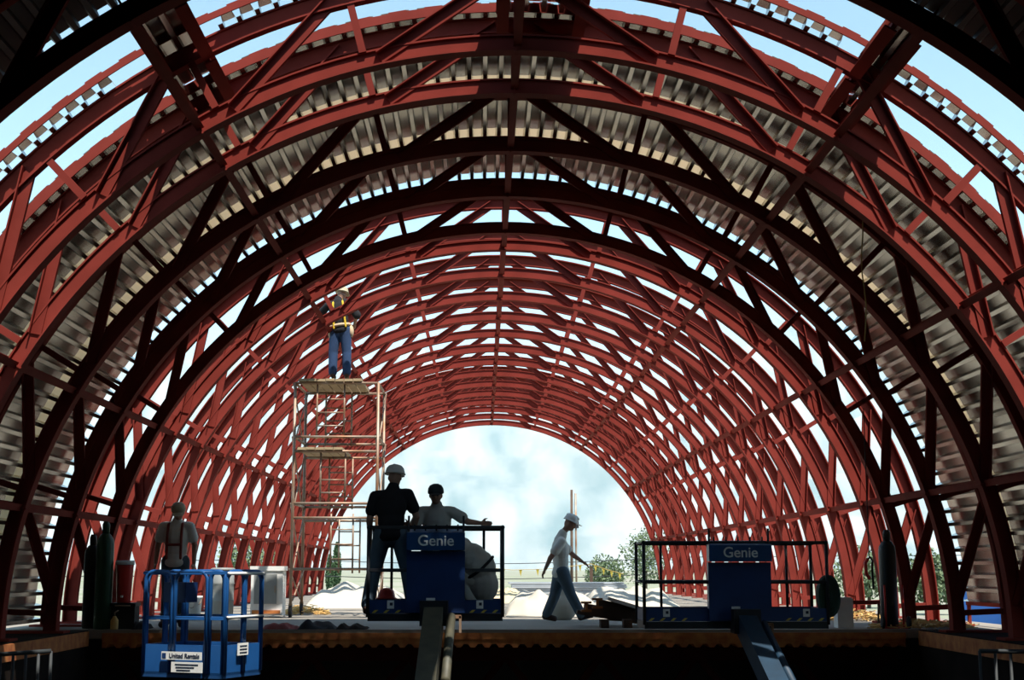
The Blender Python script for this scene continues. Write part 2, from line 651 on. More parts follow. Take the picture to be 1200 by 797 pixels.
def closure(y, r0, r1, parent, y_off):
    m_ = MB()
    n_ = 108
    for k in range(n_):
        a = -88 + k * 176 / n_
        da = 176 / n_
        top = r1 + (.014 if k % 2 else 0)
        P = [pol(a, r0, y), pol(a + da, r0, y), pol(a + da, top, y), pol(a, top, y)]
        Q = [p + Vector((0, .02, 0)) for p in P]
        m_.add(P + Q, [(0, 1, 2, 3), (7, 6, 5, 4), (0, 4, 5, 1), (1, 5, 6, 2), (2, 6, 7, 3), (3, 7, 4, 0)])
    o = m_.build('closure_plate', RED, parent)
    o.location = (0, y_off, 0)
    return o


closure(0, RO1 + .004, DR1 - .02, c1, -.03)
# narrow strip of deck with a red curb on the lone truss
c0 = ceiling(D[0] - .15, D[0] + .12, [a for a in FULL if min(abs(a - 2.4) - 6.2, abs(a + 30.2) - 4.7, abs(a - 31.7) - 2.5) > 0], 'narrow strip of corrugated deck along the lone truss')
closure(0, DR1 - .045, DR1 + .02, c0, -.025)
# deck patches with side beams across the open gaps
for a, wd, lab in ((2.4, 6.6, 'ridge'), (-29.6, 3.3, 'left slope'), (31.7, 1.9, 'right slope')):
    e = bpy.data.objects.new('ceiling', None)
    C.objects.link(e)
    e.location = (0, 12.75, 0)
    struct(e, 'patch of corrugated deck between beams bridging the open roof gap, ' + lab)
    L = D[1] - .20 - 12.75
    nf = max(1, round(2 * wd / PITCHA / 2) * 1)
    place(deck_mesh(L, nf if nf > 1 else 2), 'deck_sheet', e, (0, 0, 0), R_(a))
    half = nf * PITCHA / 2 + .3
    for s in (-1, 1):
        m_ = MB()
        zc = (RO0 + RO1) / 2
        for ya, yb in ((.0, D[0] - 12.75 - .08), (D[0] - 12.75 + .08, L + .12)):
            m_.box((0, (ya + yb) / 2, zc + .12), (.13, yb - ya, .016)).box((0, (ya + yb) / 2, zc - .12), (.13, yb - ya, .016)).box((0, (ya + yb) / 2, zc), (.014, yb - ya, .24))
        o = m_.build('edge_beam', RED, e)
        o.rotation_euler = (0, R_(a + s * half), 0)

# girder and braces under the slab edge
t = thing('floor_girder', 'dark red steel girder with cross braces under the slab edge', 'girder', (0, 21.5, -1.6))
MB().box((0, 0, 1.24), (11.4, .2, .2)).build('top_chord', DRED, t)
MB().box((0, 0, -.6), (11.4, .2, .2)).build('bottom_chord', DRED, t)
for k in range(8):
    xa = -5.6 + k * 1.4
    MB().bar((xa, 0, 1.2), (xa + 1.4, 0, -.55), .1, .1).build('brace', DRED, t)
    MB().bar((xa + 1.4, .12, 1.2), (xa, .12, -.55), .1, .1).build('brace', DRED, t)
# ------------------------------------------------------------------ people
def remesh(name, mb, vox, m, parent, it=4):
    me = mb.mesh('tmp', m)
    o = bpy.data.objects.new('tmp', me)
    C.objects.link(o)
    r = o.modifiers.new('r', 'REMESH')
    r.mode = 'VOXEL'
    r.voxel_size = vox
    sm = o.modifiers.new('s', 'SMOOTH')
    sm.factor = .5
    sm.iterations = it
    dg = bpy.context.evaluated_depsgraph_get()
    dg.update()
    new = bpy.data.meshes.new_from_object(o.evaluated_get(dg))
    bpy.data.objects.remove(o)
    bpy.data.meshes.remove(me)
    new.name = name
    new.materials.clear()
    new.materials.append(m)
    for p in new.polygons:
        p.use_smooth = True
    return place(new, name, parent)


def hand(mb, wrist, d, thumb, k=1.0, curl=.5):
    """palm, four bent fingers of unequal length and a thumb leaving the palm's side"""
    d = Vector(d).normalized()
    th = Vector(thumb)
    th = (th - d * th.dot(d)).normalized()
    nrm = d.cross(th).normalized()
    w_ = Vector(wrist)
    M = Matrix((th, d, nrm)).transposed()
    mb.ball(w_ + d * .05 * k, (.042 * k, .052 * k, .019 * k), M)
    for i, (off, L) in enumerate(((.031, .070), (.011, .080), (-.010, .074), (-.030, .058))):
        p0 = w_ + d * .085 * k + th * off * k
        p1 = p0 + (d + nrm * .25 * curl) * L * .5 * k
        p2 = p1 + (d * .55 + nrm * curl) * L * .55 * k
        mb.cap(p0, p1, .0105 * k, .0095 * k)
        mb.cap(p1, p2, .0095 * k, .0085 * k)
    p0 = w_ + d * .03 * k + th * .032 * k
    p1 = p0 + (th * .8 + d * .6) * .036 * k
    p2 = p1 + (d + th * .25) * .032 * k
    mb.cap(p0, p1, .014 * k, .0115 * k)
    mb.cap(p1, p2, .0115 * k, .0095 * k)


def person(label, loc, J, face, k=1.0, shirt=SHIRTW, trousers=JEAN, hat='hard', hatm=HATW, up=(0, 0, 1), straps=None,
           thumbs=((1, 0, 0), (-1, 0, 0)), sleeve=.62, extra=(), eyes=False, belt=None, curl=.5, hipw=1.0, group='workers on the site'):
    """J: joints as seen in the picture (x right, y away, z up) from the ground point under the figure"""
    t = thing('person', label, 'person', loc, 0, group)
    J = {n: Vector(v) * k for n, v in J.items()}
    f = Vector(face).normalized()
    u = Vector(up)
    u = (u - f * u.dot(f)).normalized()
    rt = f.cross(u).normalized()
    HM = Matrix((rt, f, u)).transposed()
    H = J['head']
    b = MB()
    # head
    b.ball(H, (.076 * k, .096 * k, .112 * k), HM)
    b.ball(H + f * .028 * k - u * .058 * k, (.056 * k, .066 * k, .060 * k), HM)
    b.ball(H + f * .098 * k - u * .020 * k, (.014 * k, .020 * k, .026 * k), HM)
    b.ball(H + f * .088 * k + u * .022 * k, (.05 * k, .014 * k, .012 * k), HM)
    b.ball(H + f * .083 * k - u * .072 * k, (.026 * k, .014 * k, .010 * k), HM)
    for s in (-1, 1):
        b.ball(H + rt * s * .078 * k - u * .01 * k, (.010 * k, .022 * k, .032 * k), HM)
    b.cap(J['neck'] - (J['head'] - J['neck']) * .3, H - u * .05 * k - f * .01 * k, .056 * k, .052 * k)
    # trunk
    pel = (J['hipL'] + J['hipR']) / 2
    sh = (J['shL'] + J['shR']) / 2
    ax = (J['shR'] - J['shL']).normalized()
    sp = (sh - pel).normalized()
    bk = sp.cross(ax).normalized()
    TM = Matrix((ax, bk, sp)).transposed()

    def trunk(mm, g):
        g = g + (.012 if g else 0)
        L = (sh - pel).length
        mm.ball(pel + sp * .02 * k, ((.155 + g) * k * hipw, (.115 + g) * k, (.13 + g) * k), TM)
        mm.ball(pel + sp * L * .36, ((.140 + g) * k, (.105 + g) * k, (.17 + g) * k), TM)
        mm.ball(pel + sp * L * .70, ((.165 + g) * k, (.118 + g) * k, (.20 + g) * k), TM)
        mm.cap(J['shL'] + ax * .03 * k - sp * .01 * k, J['shR'] - ax * .03 * k - sp * .01 * k, (.060 + g * .5) * k, (.060 + g * .5) * k)
        mm.cap(sh, J['neck'], (.075 + g) * k, (.060 + g * .6) * k)
    trunk(b, 0)
    for s in 'LR':
        b.cap(J['sh' + s], J['el' + s], .054 * k, .042 * k)
        b.cap(J['el' + s], J['wr' + s], .043 * k, .028 * k)
        d = (J['wr' + s] - J['el' + s]).normalized()
        if 'hd' + s in J:
            d = J['hd' + s].normalized()
        hand(b, J['wr' + s], d, thumbs[0 if s == 'L' else 1], k, curl)
        b.cap(J['hip' + s], J['kn' + s], .085 * k, .056 * k)
        b.cap(J['kn' + s], J['an' + s], .058 * k, .038 * k)
        b.cap(J['an' + s], J['toe' + s], .040 * k, .030 * k)
    remesh('body', b, .0085, SKIN, t)
    # shirt
    c = MB()
    trunk(c, .014)
    for s in 'LR':
        e = J['sh' + s].lerp(J['el' + s], sleeve)
        c.cap(J['sh' + s] - Vector((0, 0, .012 * k)), e, .070 * k, .078 * k)
    c.ball(pel - sp * .01 * k, (.190 * k * hipw, .155 * k, .11 * k), TM)
    for q, rr in extra:
        c.ball(Vector(q) * k, rr)
    so = remesh('shirt', c, .011, shirt, t, 3)
    # trousers
    c = MB()
    c.ball(pel - sp * .03 * k, (.172 * k * hipw, .130 * k, .125 * k), TM)
    for s in 'LR':
        c.cap(J['hip' + s], J['kn' + s], .116 * k, .088 * k)
        c.cap(J['kn' + s], J['an' + s] + (J['kn' + s] - J['an' + s]).normalized() * .03, .088 * k, .080 * k)
    remesh('trousers', c, .011, trousers, t, 3)
    for s in 'LR':
        c = MB()
        a, q = J['an' + s], J['toe' + s]
        fw = (q - a)
        c.cap(a + Vector((0, 0, .06 * k)), a, .056 * k, .056 * k)
        c.cap(a - Vector((0, 0, .02 * k)) - fw * .15, q, .052 * k, .046 * k)
        remesh('boot', c, .010, BOOT, t, 2)
    # hats
    c = MB()
    top = H + u * .012 * k
    if hat == 'hard':
        prof = [(.132, .022), (.134, .030), (.124, .036), (.120, .060), (.108, .098), (.080, .128), (.04, .142), (.004, .145)]
        c.lathe([(r * k * .98, z * k) for r, z in prof], top - f * .005 * k, 22, HM)
        c.ball(top + f * .13 * k + u * .026 * k, (.085 * k, .07 * k, .009 * k), HM)
        h = c.build('hard_hat', hatm, t, True)
        MB().ball(top + u * .105 * k, (.012 * k, .118 * k, .046 * k), HM).build('ridge', hatm, h, True)
    else:
        prof = [(.104, .008), (.106, .03), (.100, .07), (.078, .108), (.04, .126), (.004, .130)]
        c.lathe([(r * k * .98, z * k) for r, z in prof], top - f * .004 * k, 20, HM)
        h = c.build('cap', hatm, t, True)
        MB().ball(top + f * .135 * k + u * .018 * k, (.072 * k, .075 * k, .010 * k), HM).build('visor', hatm, h, True)
    if eyes:
        for s in (-1, 1):
            MB().ball(H + f * .088 * k + rt * s * .031 * k + u * .004 * k, (.013 * k, .009 * k, .007 * k), HM).build('eye', EYE, t, True)
    if straps:
        for pts in straps[1]:
            P = []
            for (sx, sf, sz) in pts:                      # in trunk axes: sideways, front/back, height along spine
                P.append(pel + ax * sx * k + bk * sf * k + sp * sz * k if len(straps) == 2 else Vector((sx, sf, sz)) * k)
            q = MB()
            for a, e in zip(P[:-1], P[1:]):
                q.cap(a, e, .02 * k, .02 * k)
            remesh('harness_strap', q, .009, straps[0], t, 1)
    if belt:
        q = MB()
        pts = [pel + sp * .07 * k + ax * math.cos(a) * .185 * k + bk * math.sin(a) * .145 * k for a in [i * math.pi / 12 for i in range(24)]]
        q.tube(pts, .03 * k, 8, True)
        q.ball(pel + ax * .19 * k - sp * .05 * k, (.055 * k, .07 * k, .12 * k), TM)
        q.ball(pel - ax * .19 * k - sp * .06 * k, (.045 * k, .06 * k, .11 * k), TM)
        q.build('tool_belt', belt, t, True)
    return t


def stand(**kw):
    J = dict(hipL=(-.09, 0, .92), hipR=(.09, 0, .92), knL=(-.10, .02, .50), knR=(.10, .02, .50), anL=(-.11, 0, .09), anR=(.11, 0, .09),
             toeL=(-.12, .14, .045), toeR=(.12, .14, .045), shL=(-.19, 0, 1.43), shR=(.19, 0, 1.43), neck=(0, 0, 1.50), head=(0, .02, 1.635),
             elL=(-.24, -.02, 1.14), elR=(.24, -.02, 1.14), wrL=(-.25, .05, .89), wrR=(.25, .05, .89))
    J.update(kw)
    return J


def rel(origin, pairs, dy=None):
    """joints from pixels: origin point at depth Y; pairs name -> (px, py, depth offset)"""
    out = {}
    for n, (px, py, o) in pairs.items():
        out[n] = at(px, py, origin.y + o) - origin
    return out


BACK = [[(-.11, -.135, .02), (-.10, -.145, .30), (-.09, -.10, .50), (-.08, .02, .57)], [(.11, -.135, .02), (.10, -.145, .30), (.09, -.10, .50), (.08, .02, .57)]]

# worker standing on the middle lift, seen from behind, legs apart
LIFT_Y = 18.05
p = at(457, 721, 18.34)
person('worker in black T-shirt and white hard hat standing on the lift, seen from behind', (p.x, 18.34, .285),
       stand(hipL=(-.10, 0, .95), hipR=(.10, .0, .95), knL=(-.20, .03, .52), knR=(.20, .03, .53), anL=(-.27, -.05, .10), anR=(.27, .02, .10),
             toeL=(-.29, .10, .05), toeR=(.31, .15, .05), shL=(-.20, .0, 1.42), shR=(.20, .03, 1.45), neck=(.02, .03, 1.52), head=(.035, .06, 1.645),
             elL=(-.26, .0, 1.13), elR=(.30, .06, 1.17), wrL=(-.26, .10, .90), wrR=(.25, .16, .97), hdR=(-.1, .5, -.5)),
       (.25, 1, -.15), 1.04, SHIRTK, JEAN, 'hard', HATW, straps=None, belt=None, thumbs=((1, .2, 0), (-1, .3, 0)))
# worker with dark cap leaning on the lift rail, facing this way
p = at(511, 700, 18.72)
person('worker in dark cap behind the lift console, arm on the rail', (p.x, 18.72, .285),
       dict(hipL=(-.09, .08, .86), hipR=(.09, .08, .86), knL=(-.11, -.10, .46), knR=(.11, -.10, .46), anL=(-.11, .06, .09), anR=(.11, .06, .09),
            toeL=(-.13, -.08, .045), toeR=(.13, -.08, .045), shL=(-.20, -.03, 1.30), shR=(.20, -.03, 1.30), neck=(.0, -.06, 1.37), head=(-.01, -.11, 1.50),
            elL=(-.30, -.10, 1.04), elR=(.40, -.08, 1.16), wrL=(-.34, -.20, 1.10), wrR=(.56, .0, 1.145), hdR=(1, .1, -.1), hdL=(-.7, -.6, .2)),
       (-.05, -1, -.22), 1.0, SHIRTG, JEAN, 'cap', HATK, eyes=True, thumbs=((0, 0, 1), (0, 0, 1)))
# crouching worker
p = at(561, 700, 18.40)
person('crouching worker in grey shirt with dark strap bent over behind the lift rail', (p.x, 18.40, .285),
       dict(hipL=(.02, -.09, .36), hipR=(.02, .09, .36), knL=(-.26, -.13, .48), knR=(-.22, .16, .44), anL=(-.06, -.12, .09), anR=(-.06, .14, .09),
            toeL=(-.20, -.13, .045), toeR=(-.20, .15, .045), shL=(-.20, -.18, .83), shR=(-.18, .18, .85), neck=(-.25, 0, .86), head=(-.33, -.02, .82),
            elL=(-.34, -.20, .56), elR=(-.34, .18, .58), wrL=(-.38, -.10, .32), wrR=(-.38, .10, .33)),
       (-1, 0, -.7), 1.02, SHIRTG, SHIRTG, 'cap', HATK, up=(-.5, 0, 1), thumbs=((0, 1, 0), (0, -1, 0)),
       straps=(SHIRTK, [[(xq, -.236 * math.sqrt(max(.02, 1 - ((xq + .02) / .24) ** 2 - ((zq - .55) / .26) ** 2)), zq) for xq, zq in ((.17, .70), (.11, .63), (.04, .56), (-.04, .50), (-.12, .45), (-.18, .42))]], True), hipw=1.0, extra=[((-.02, 0, .55), (.24, .24, .26)), ((-.10, 0, .66), (.22, .22, .22)), ((.03, 0, .36), (.22, .24, .24))])
# walking worker
O = Vector((at(662, 728, 24.0).x, 24.0, 0.0))
J = rel(O, dict(head=(668, 613.5, 0), neck=(659.5, 625, 0), shL=(654, 633, .17), shR=(658.5, 634, -.17), hipL=(656, 671, .09), hipR=(659, 671, -.09),
                knL=(650, 698, .10), anL=(640, 721.5, .10), toeL=(650, 725, .08), knR=(669, 697, -.09), anR=(682, 722, -.09), toeR=(693, 721, -.10),
                elL=(672, 651, .22), wrL=(682, 658, .20), elR=(645, 654, -.22), wrR=(639, 667, -.20)))
person('walking worker in white T-shirt, jeans and white hard hat crossing the slab', (O.x, O.y, 0), J, (1, -.15, -.45), 1.0, SHIRTW, JEAN, 'hard', HATW,
       up=(.4, 0, 1), thumbs=((0, -1, .3), (.4, 1, 0)), belt=None)
# worker behind the near basket
p = at(203, 735, 21.9)
person('worker in white T-shirt with red harness and tan cap behind the blue basket', (p.x, 21.9, 0),
       stand(head=(.03, -.06, 1.625), neck=(.01, -.02, 1.50), toeL=(-.14, -.14, .045), toeR=(.14, -.14, .045), wrL=(-.27, -.06, .90), wrR=(.27, -.04, .90),
             elL=(-.26, .02, 1.15), elR=(.26, .02, 1.15)),
       (.1, -1, -.55), 1.04, SHIRTW, JEAN, 'cap', HATT, up=(0, -.4, 1), eyes=True, thumbs=((.4, -1, 0), (-.4, -1, 0)),
       straps=(STRAP, [[(-.10, -.150, .05), (-.10, -.150, .34), (-.10, -.09, .53), (-.09, .04, .56)], [(.10, -.150, .05), (.10, -.150, .34), (.10, -.09, .53), (.09, .04, .56)], [(-.10, -.155, .24), (.10, -.155, .24)]]))
# worker up on the scaffold
p = at(398, 446, 26.75)
person('worker in black jacket with yellow harness and tool belt standing on top of the scaffold', (p.x, 26.75, 4.335),
       stand(hipL=(-.09, 0, .92), hipR=(.09, 0, .92), anL=(-.13, 0, .09), anR=(.13, 0, .09), knL=(-.13, .02, .50), knR=(.12, .02, .5), shL=(-.24, .02, 1.40),
             shR=(.13, .02, 1.46), neck=(-.06, .05, 1.50), head=(.0, .12, 1.615), elL=(-.40, .18, 1.25), wrL=(-.34, .40, 1.38), elR=(.30, .0, 1.20), wrR=(.24, .20, 1.06)),
       (.5, 1, -.25), 1.0, SHIRTK, JEANB, 'hard', HATT, straps=(STRAPY, BACK), belt=LEATH, sleeve=1.0, thumbs=((1, 0, 0), (-1, 0, 0)))


# ------------------------------------------------------------------ scaffold tower
def scaffold():
    y0, y1 = 26.15, 27.75
    a, b2 = at(340.5, 700, y0), at(440, 700, y0)
    x0, x1 = a.x, b2.x
    zt = at(400, 449, y0).z
    zb = .16
    t = thing('scaffold_tower', 'tall rolling scaffold tower of weathered steel tubes with plank platforms', 'scaffold', ((x0 + x1) / 2, (y0 + y1) / 2, 0))
    ox, oy = (x0 + x1) / 2, (y0 + y1) / 2

    def L(x_, y_, z_):
        return Vector((x_ - ox, y_ - oy, z_))
    r = .028
    for x_ in (x0, x1):
        for y_ in (y0, y1):
            MB().tube([L(x_, y_, zb), L(x_, y_, zt)], r, 10).build('post', GREYM, t, True)
            wh = MB()
            wh.lathe([(.10, -.025), (.105, -.015), (.105, .015), (.10, .025)], L(x_, y_, .105), 18, Matrix.Rotation(math.pi / 2, 3, 'Y'))
            cw = wh.build('caster_wheel', BLACK, t, True)
            MB().bar(L(x_, y_, .105), L(x_, y_, .24), .07, .03).build('fork', GREYM, cw)
    lv = [at(400, q, y0).z for q in (512, 529, 590, 607, 667)]
    for y_ in (y0, y1):
        for z_ in lv + [zt]:
            MB().tube([L(x0, y_, z_), L(x1, y_, z_)], .024, 8).build('rail', GREYM, t, True)
    for x_ in (x0, x1):
        for z_ in (lv[0], lv[2], lv[4], zt):
            MB().tube([L(x_, y0, z_), L(x_, y1, z_)], .024, 8).build('end_rail', GREYM, t, True)
        for za, zc_ in ((.3, lv[4]), (lv[4], lv[2]), (lv[2], lv[0]), (lv[0], zt)):
            MB().tube([L(x_ + .035, y0, za), L(x_ + .035, y1, zc_)], .014, 6).build('brace', GREYM, t, True)
            MB().tube([L(x_ - .035, y1, za), L(x_ - .035, y0, zc_)], .014, 6).build('brace', GREYM, t, True)
    # ladder frames inside: uprights and rungs
    for xa, xb, za, zc_ in ((372, 403, 460, 507), (376, 404, 540, 585), (388, 413, 612, 664)):
        pa, pb = at(xa, za, y0 + .05), at(xb, zc_, y0 + .05)
        for yy in (y0 + .05, y1 - .05):
            for xx in (pa.x, pb.x):
                MB().tube([L(xx, yy, pa.z + .15), L(xx, yy, pb.z - .12)], .018, 6).build('ladder_upright', GREYM, t, True)
            for q in range(3):
                z_ = pb.z + (pa.z - pb.z) * (q + .5) / 3
                MB().tube([L(pa.x, yy, z_), L(pb.x, yy, z_)], .015, 6).build('rung', GREYM, t, True)
    for zc_, wx in ((zt + .045, (x0 + .06, x1 - .28)), (lv[1] + .045, (x0 + .06, x1 - .5))):
        nn = int((wx[1] - wx[0]) / .165)
        for q in range(nn):
            xx = wx[0] + .08 + q * .165
            MB().box(L(xx, (y0 + y1) / 2 + random.uniform(-.06, .06), zc_), (.15, y1 - y0 + .16, .045)).build('plank', WOOD, t)
    return t


scaffold()


# ------------------------------------------------------------------ boom lifts
def boom_lift(label, cx, y0, z0, W, Dp, console, boommat, boom_dir, bx, cons_m, tall=1.12):
    """platform with rails, console, decals and telescopic boom running down to a wheeled base"""
    t = thing('boom_lift', label, 'boom lift', (cx, y0, z0), 0, 'boom lifts')
    h = tall
    MB().box((0, Dp / 2, .045), (W, Dp, .09)).build('platform_floor', DARKM, t)
    for yy, nm in ((.012, 'toe_board'), (Dp - .012, 'toe_board')):
        tb = MB().box((0, yy, .175), (W - .04, .02, .16)).build(nm, BLUED, t)
    for s in (-1, 1):
        MB().box((s * (W / 2 - .012), Dp / 2, .175), (.02, Dp - .06, .16)).build('toe_board', BLUED, t)
    # hazard stripes and decal on the front board
    for s in (-1, 1):
        xs = s * (W / 2 - .30)
        for q in range(4):
            m_ = MB()
            xq = xs - .21 + q * .14
            m_.add([(xq - .04, -.003, .10), (xq, -.003, .10), (xq + .04, -.003, .135), (xq, -.003, .135)], [(0, 1, 2, 3)])
            m_.build('hazard_stripe', YEL, t)
        dc = MB().box((xs + .02 * s, -.004, .20), (.085, .008, .10)).build('warning_decal', WHITE, t)
        MB().box((xs + .02 * s + .008, -.010, .205), (.035, .006, .035)).build('decal_mark', INK, dc)
    r = .022
    for zz, nm in ((h, 'top_rail'), (h * .54, 'mid_rail')):
        pts = [(-W / 2, 0, zz), (W / 2, 0, zz), (W / 2, Dp, zz), (-W / 2, Dp, zz)]
        MB().tube(pts, r, 8, True).build(nm, DARKM, t, True)
    for xx in (-W / 2, W / 2):
        for yy in (0, Dp):
            MB().tube([(xx, yy, .05), (xx, yy, h)], r, 8).build('post', DARKM, t, True)
            MB().ball((xx, yy, h), r * 1.25).build('post_cap', DARKM, t, True)
    for s in (-1, 1):
        MB().tube([(s * W * .36, Dp, .05), (s * W * .36, Dp, h)], .018, 8).build('post', DARKM, t, True)
    # console
    c0, c1, ctop = console
    cw = c1 - c0
    cm = (c0 + c1) / 2
    m_ = MB()
    m_.add([(c0, -.05, .10), (c1, -.05, .10), (c1, -.05, ctop - .27), (c0, -.05, ctop - .27), (c0 + .02, .22, .10), (c1 - .02, .22, .10), (c1 - .02, .22, ctop - .27), (c0 + .02, .22, ctop - .27)],
           [(0, 1, 2, 3), (4, 5, 6, 7), (0, 1, 5, 4), (1, 2, 6, 5), (2, 3, 7, 6), (3, 0, 4, 7)])
    m_.build('support_column', BLUED, t)
    m_ = MB()
    m_.add([(c0, -.14, ctop - .26), (c1, -.14, ctop - .26), (c1, -.14, ctop - .05), (c0, -.14, ctop - .05), (c0 + .02, .2, ctop - .26), (c1 - .02, .2, ctop - .26), (c1 - .02, .2, ctop + .01), (c0 + .02, .2, ctop + .01)],
           [(0, 1, 2, 3), (4, 5, 6, 7), (0, 1, 5, 4), (1, 2, 6, 5), (2, 3, 7, 6), (3, 0, 4, 7)])
    co = m_.build('control_console', cons_m, t)
    text_mesh('Genie', .185, LETTER, 'lettering', .003, .0022, co, (cm, -.147, ctop - .150))
    MB().box((cm - .06, -.055, .23), (.11, .01, .10)).build('warning_decal', WHITE, t)
    for q in range(5):
        xx = c0 + .09 + q * (cw - .18) / 4
        jo = MB().tube([(xx, .03, ctop - .03), (xx, .02, ctop + .055)], .011, 6).build('joystick', DARKM, co, True)
    for xx in (c0 + .02, c1 - .02):
        MB().tube([(xx, -.02, ctop - .25), (xx, -.02, ctop + .16)], .016, 6).build('guard_post', DARKM, t, True)
    # rotator, boom and levelling cylinder
    MB().box((bx, -.12, .10), (.34, .30, .30)).build('rotator', DARKM, t)
    p0 = Vector((bx, -.20, .06))
    bd = Vector(boom_dir)
    p1 = p0 + bd * 3.2
    MB().bar(p0, p1, .23, .27).build('fly_boom', boommat, t)
    p2 = p0 + bd * 6.6
    MB().bar(p1 - bd * .2, p2, .32, .36).build('main_boom', boommat, t)
    q0 = p0 + Vector((.21, -.02, .0))
    MB().tube([q0, q0 + bd * 1.5], .055, 10).build('levelling_cylinder', boommat, t, True)
    m_ = MB().box(q0 + Vector((.02, .02, .0)), (.20, .06, .04)).box(q0 + Vector((.11, .02, -.09)), (.03, .06, .2))
    m_.build('bracket', GREYM, t)
    # turret and wheeled chassis on the lower floor
    zf = -3.5 - z0
    g = p2
    MB().box((g.x, g.y - .2, (g.z + zf + 1.0) / 2), (1.3, 1.6, g.z - zf - 1.0 + .3)).build('turret', BLUED, t)
    ch = MB().box((g.x, g.y - .2, zf + .75), (1.9, 3.0, .5)).build('chassis', BLUED, t)
    for sx in (-1, 1):
        for sy in (-1, 1):
            m_ = MB()
            m_.lathe([(.36, -.15), (.42, -.10), (.42, .10), (.36, .15)], (g.x + sx * 1.05, g.y - .2 + sy * 1.05, zf + .42), 20, Matrix.Rotation(math.pi / 2, 3, 'Y'))
            m_.build('wheel', BLACK, ch, True)
    return t


# middle lift
a, b2 = at(431, 700, LIFT_Y), at(589, 700, LIFT_Y)
zb = at(510, 728, LIFT_Y).z
ztop = at(510, 618, LIFT_Y).z
W = b2.x - a.x
ca, cb = at(477, 650, LIFT_Y), at(545, 650, LIFT_Y)
cx = (a.x + b2.x) / 2
bm_ = at(509, 720, LIFT_Y).x - cx
zf0 = zb
boom_lift('boom lift with olive worn boom and three workers on its platform', cx, LIFT_Y, zb, W, .92, (ca.x - cx, cb.x - cx, ztop - zb - .02), OLIVE,
          Vector((-.02, -.90, -.435)).normalized(), bm_, BLUE, ztop - zb)
# right lift
RY = 18.75
a, b2 = at(755, 700, RY), at(970, 700, RY)
zb = at(860, 737, RY).z
ztop = at(860, 636, RY).z
W = b2.x - a.x
ca, cb = at(829, 650, RY), at(902, 650, RY)
cx = (a.x + b2.x) / 2
bm_ = at(872, 735, RY).x - cx
boom_lift('unmanned blue boom lift with a wide empty platform beside the lumber pile', cx, RY, zb, W, .92, (ca.x - cx, cb.x - cx, ztop - zb + .02), TEAL,
          Vector((.05, -.90, -.43)).normalized(), bm_, BLUE, ztop - zb)

# near left basket, turned a little, on its own boom
BY = 16.0
pa = at(169, 700, BY + .42)
zb = at(230, 796, BY).z
zt = at(230, 670, BY).z
t = thing('lift_basket', 'bright blue rounded lift basket with rental signs hanging in front of the slab edge', 'lift basket', (pa.x, BY + .42, zb), R_(-24))
W, Dp, h = 1.04, .78, zt - zb
MB().box((W / 2, Dp / 2, .03), (W, Dp, .06)).build('basket_floor', BLUE, t)
for (c_, sz, nm) in (((W / 2, .01, .19), (W, .02, .32), 'side_panel'), ((W / 2, Dp - .01, .19), (W, .02, .32), 'side_panel'),
                     ((.01, Dp / 2, .19), (.02, Dp, .32), 'side_panel'), ((W - .01, Dp / 2, .19), (.02, Dp, .32), 'side_panel')):
    MB().box(c_, sz).build(nm, BLUEL, t)


def hoop(p, q, z0_, z1_, rr=.024, rc=.12):
    p, q = Vector(p), Vector(q)
    d = (q - p).normalized()
    pts = [p + Vector((0, 0, z0_))]
    for i in range(6):
        an = math.pi / 2 * i / 5
        pts.append(p + d * rc * (1 - math.cos(an)) + Vector((0, 0, z1_ - rc + rc * math.sin(an))))
    for i in range(6):
        an = math.pi / 2 * i / 5
        pts.append(q - d * rc * (1 - math.sin(an)) + Vector((0, 0, z1_ - rc + rc * math.cos(an))))
    pts.append(q + Vector((0, 0, z0_)))
    return MB().tube(pts, rr, 8)


for (p_, q_) in (((.02, 0, 0), (W * .36, 0, 0)), ((W * .40, 0, 0), (W * .80, 0, 0)), ((W * .84, 0, 0), (W - .0, 0.02, 0)), ((W, .06, 0), (W, Dp * .5, 0)),
                 ((W, Dp * .54, 0), (W, Dp - .02, 0)), ((.02, Dp, 0), (W * .5, Dp, 0)), ((W * .54, Dp, 0), (W - .02, Dp, 0)), ((0, .06, 0), (0, Dp * .5, 0)), ((0, Dp * .54, 0), (0, Dp - .04, 0))):
    L_ = (Vector(p_) - Vector(q_)).length
    hoop(p_, q_, .05, h, .024, min(.1, L_ * .45)).build('guard_hoop', BLUEL, t, True)
MB().tube([(0, 0, h * .56), (W, 0, h * .56), (W, Dp, h * .56), (0, Dp, h * .56)], .02, 8, True).build('mid_rail', BLUEL, t, True)
MB().tube([(0, -.005, h - .015), (W, -.005, h - .015), (W + .005, Dp, h - .015), (0, Dp, h - .015)], .02, 8, True).build('top_rail', BLUEL, t, True)
MB().tube([(W + .03, .04, h - .02), (W + .03, Dp - .04, h - .02)], .018, 8).build('grab_bar', WHITE, t, True)
MB().tube([(W + .03, .04, h * .57), (W + .03, Dp - .04, h * .57)], .014, 8).build('grab_bar', WHITE, t, True)
sg = MB().box((W * .53, -.040, .235), (.52, .012, .085)).build('rental_sign', WHITE, t)
text_mesh('United Rentals', .066, INK, 'lettering', .002, .001, sg, (W * .53 + .04, -.0485, .235))
lg = MB().box((W * .53 - .225, -.0475, .235), (.05, .004, .055)).build('logo_block', BLUED, sg)
sg = MB().box((W * .60, -.040, .115), (.40, .012, .11)).build('capacity_sign', WHITE, t)
for q in range(3):
    MB().box((W * .60 - .02 * q, -.048, .145 - q * .03), (.30 - .06 * q, .004, .011)).build('print_line', INK, sg)
sg = MB().box((W + .036, Dp * .45, .30), (.012, .2, .13)).build('instruction_sign', WHITE, t)
for q in range(3):
    MB().box((W + .044, Dp * .45, .335 - q * .035), (.004, .14, .012)).build('print_line', INK, sg)
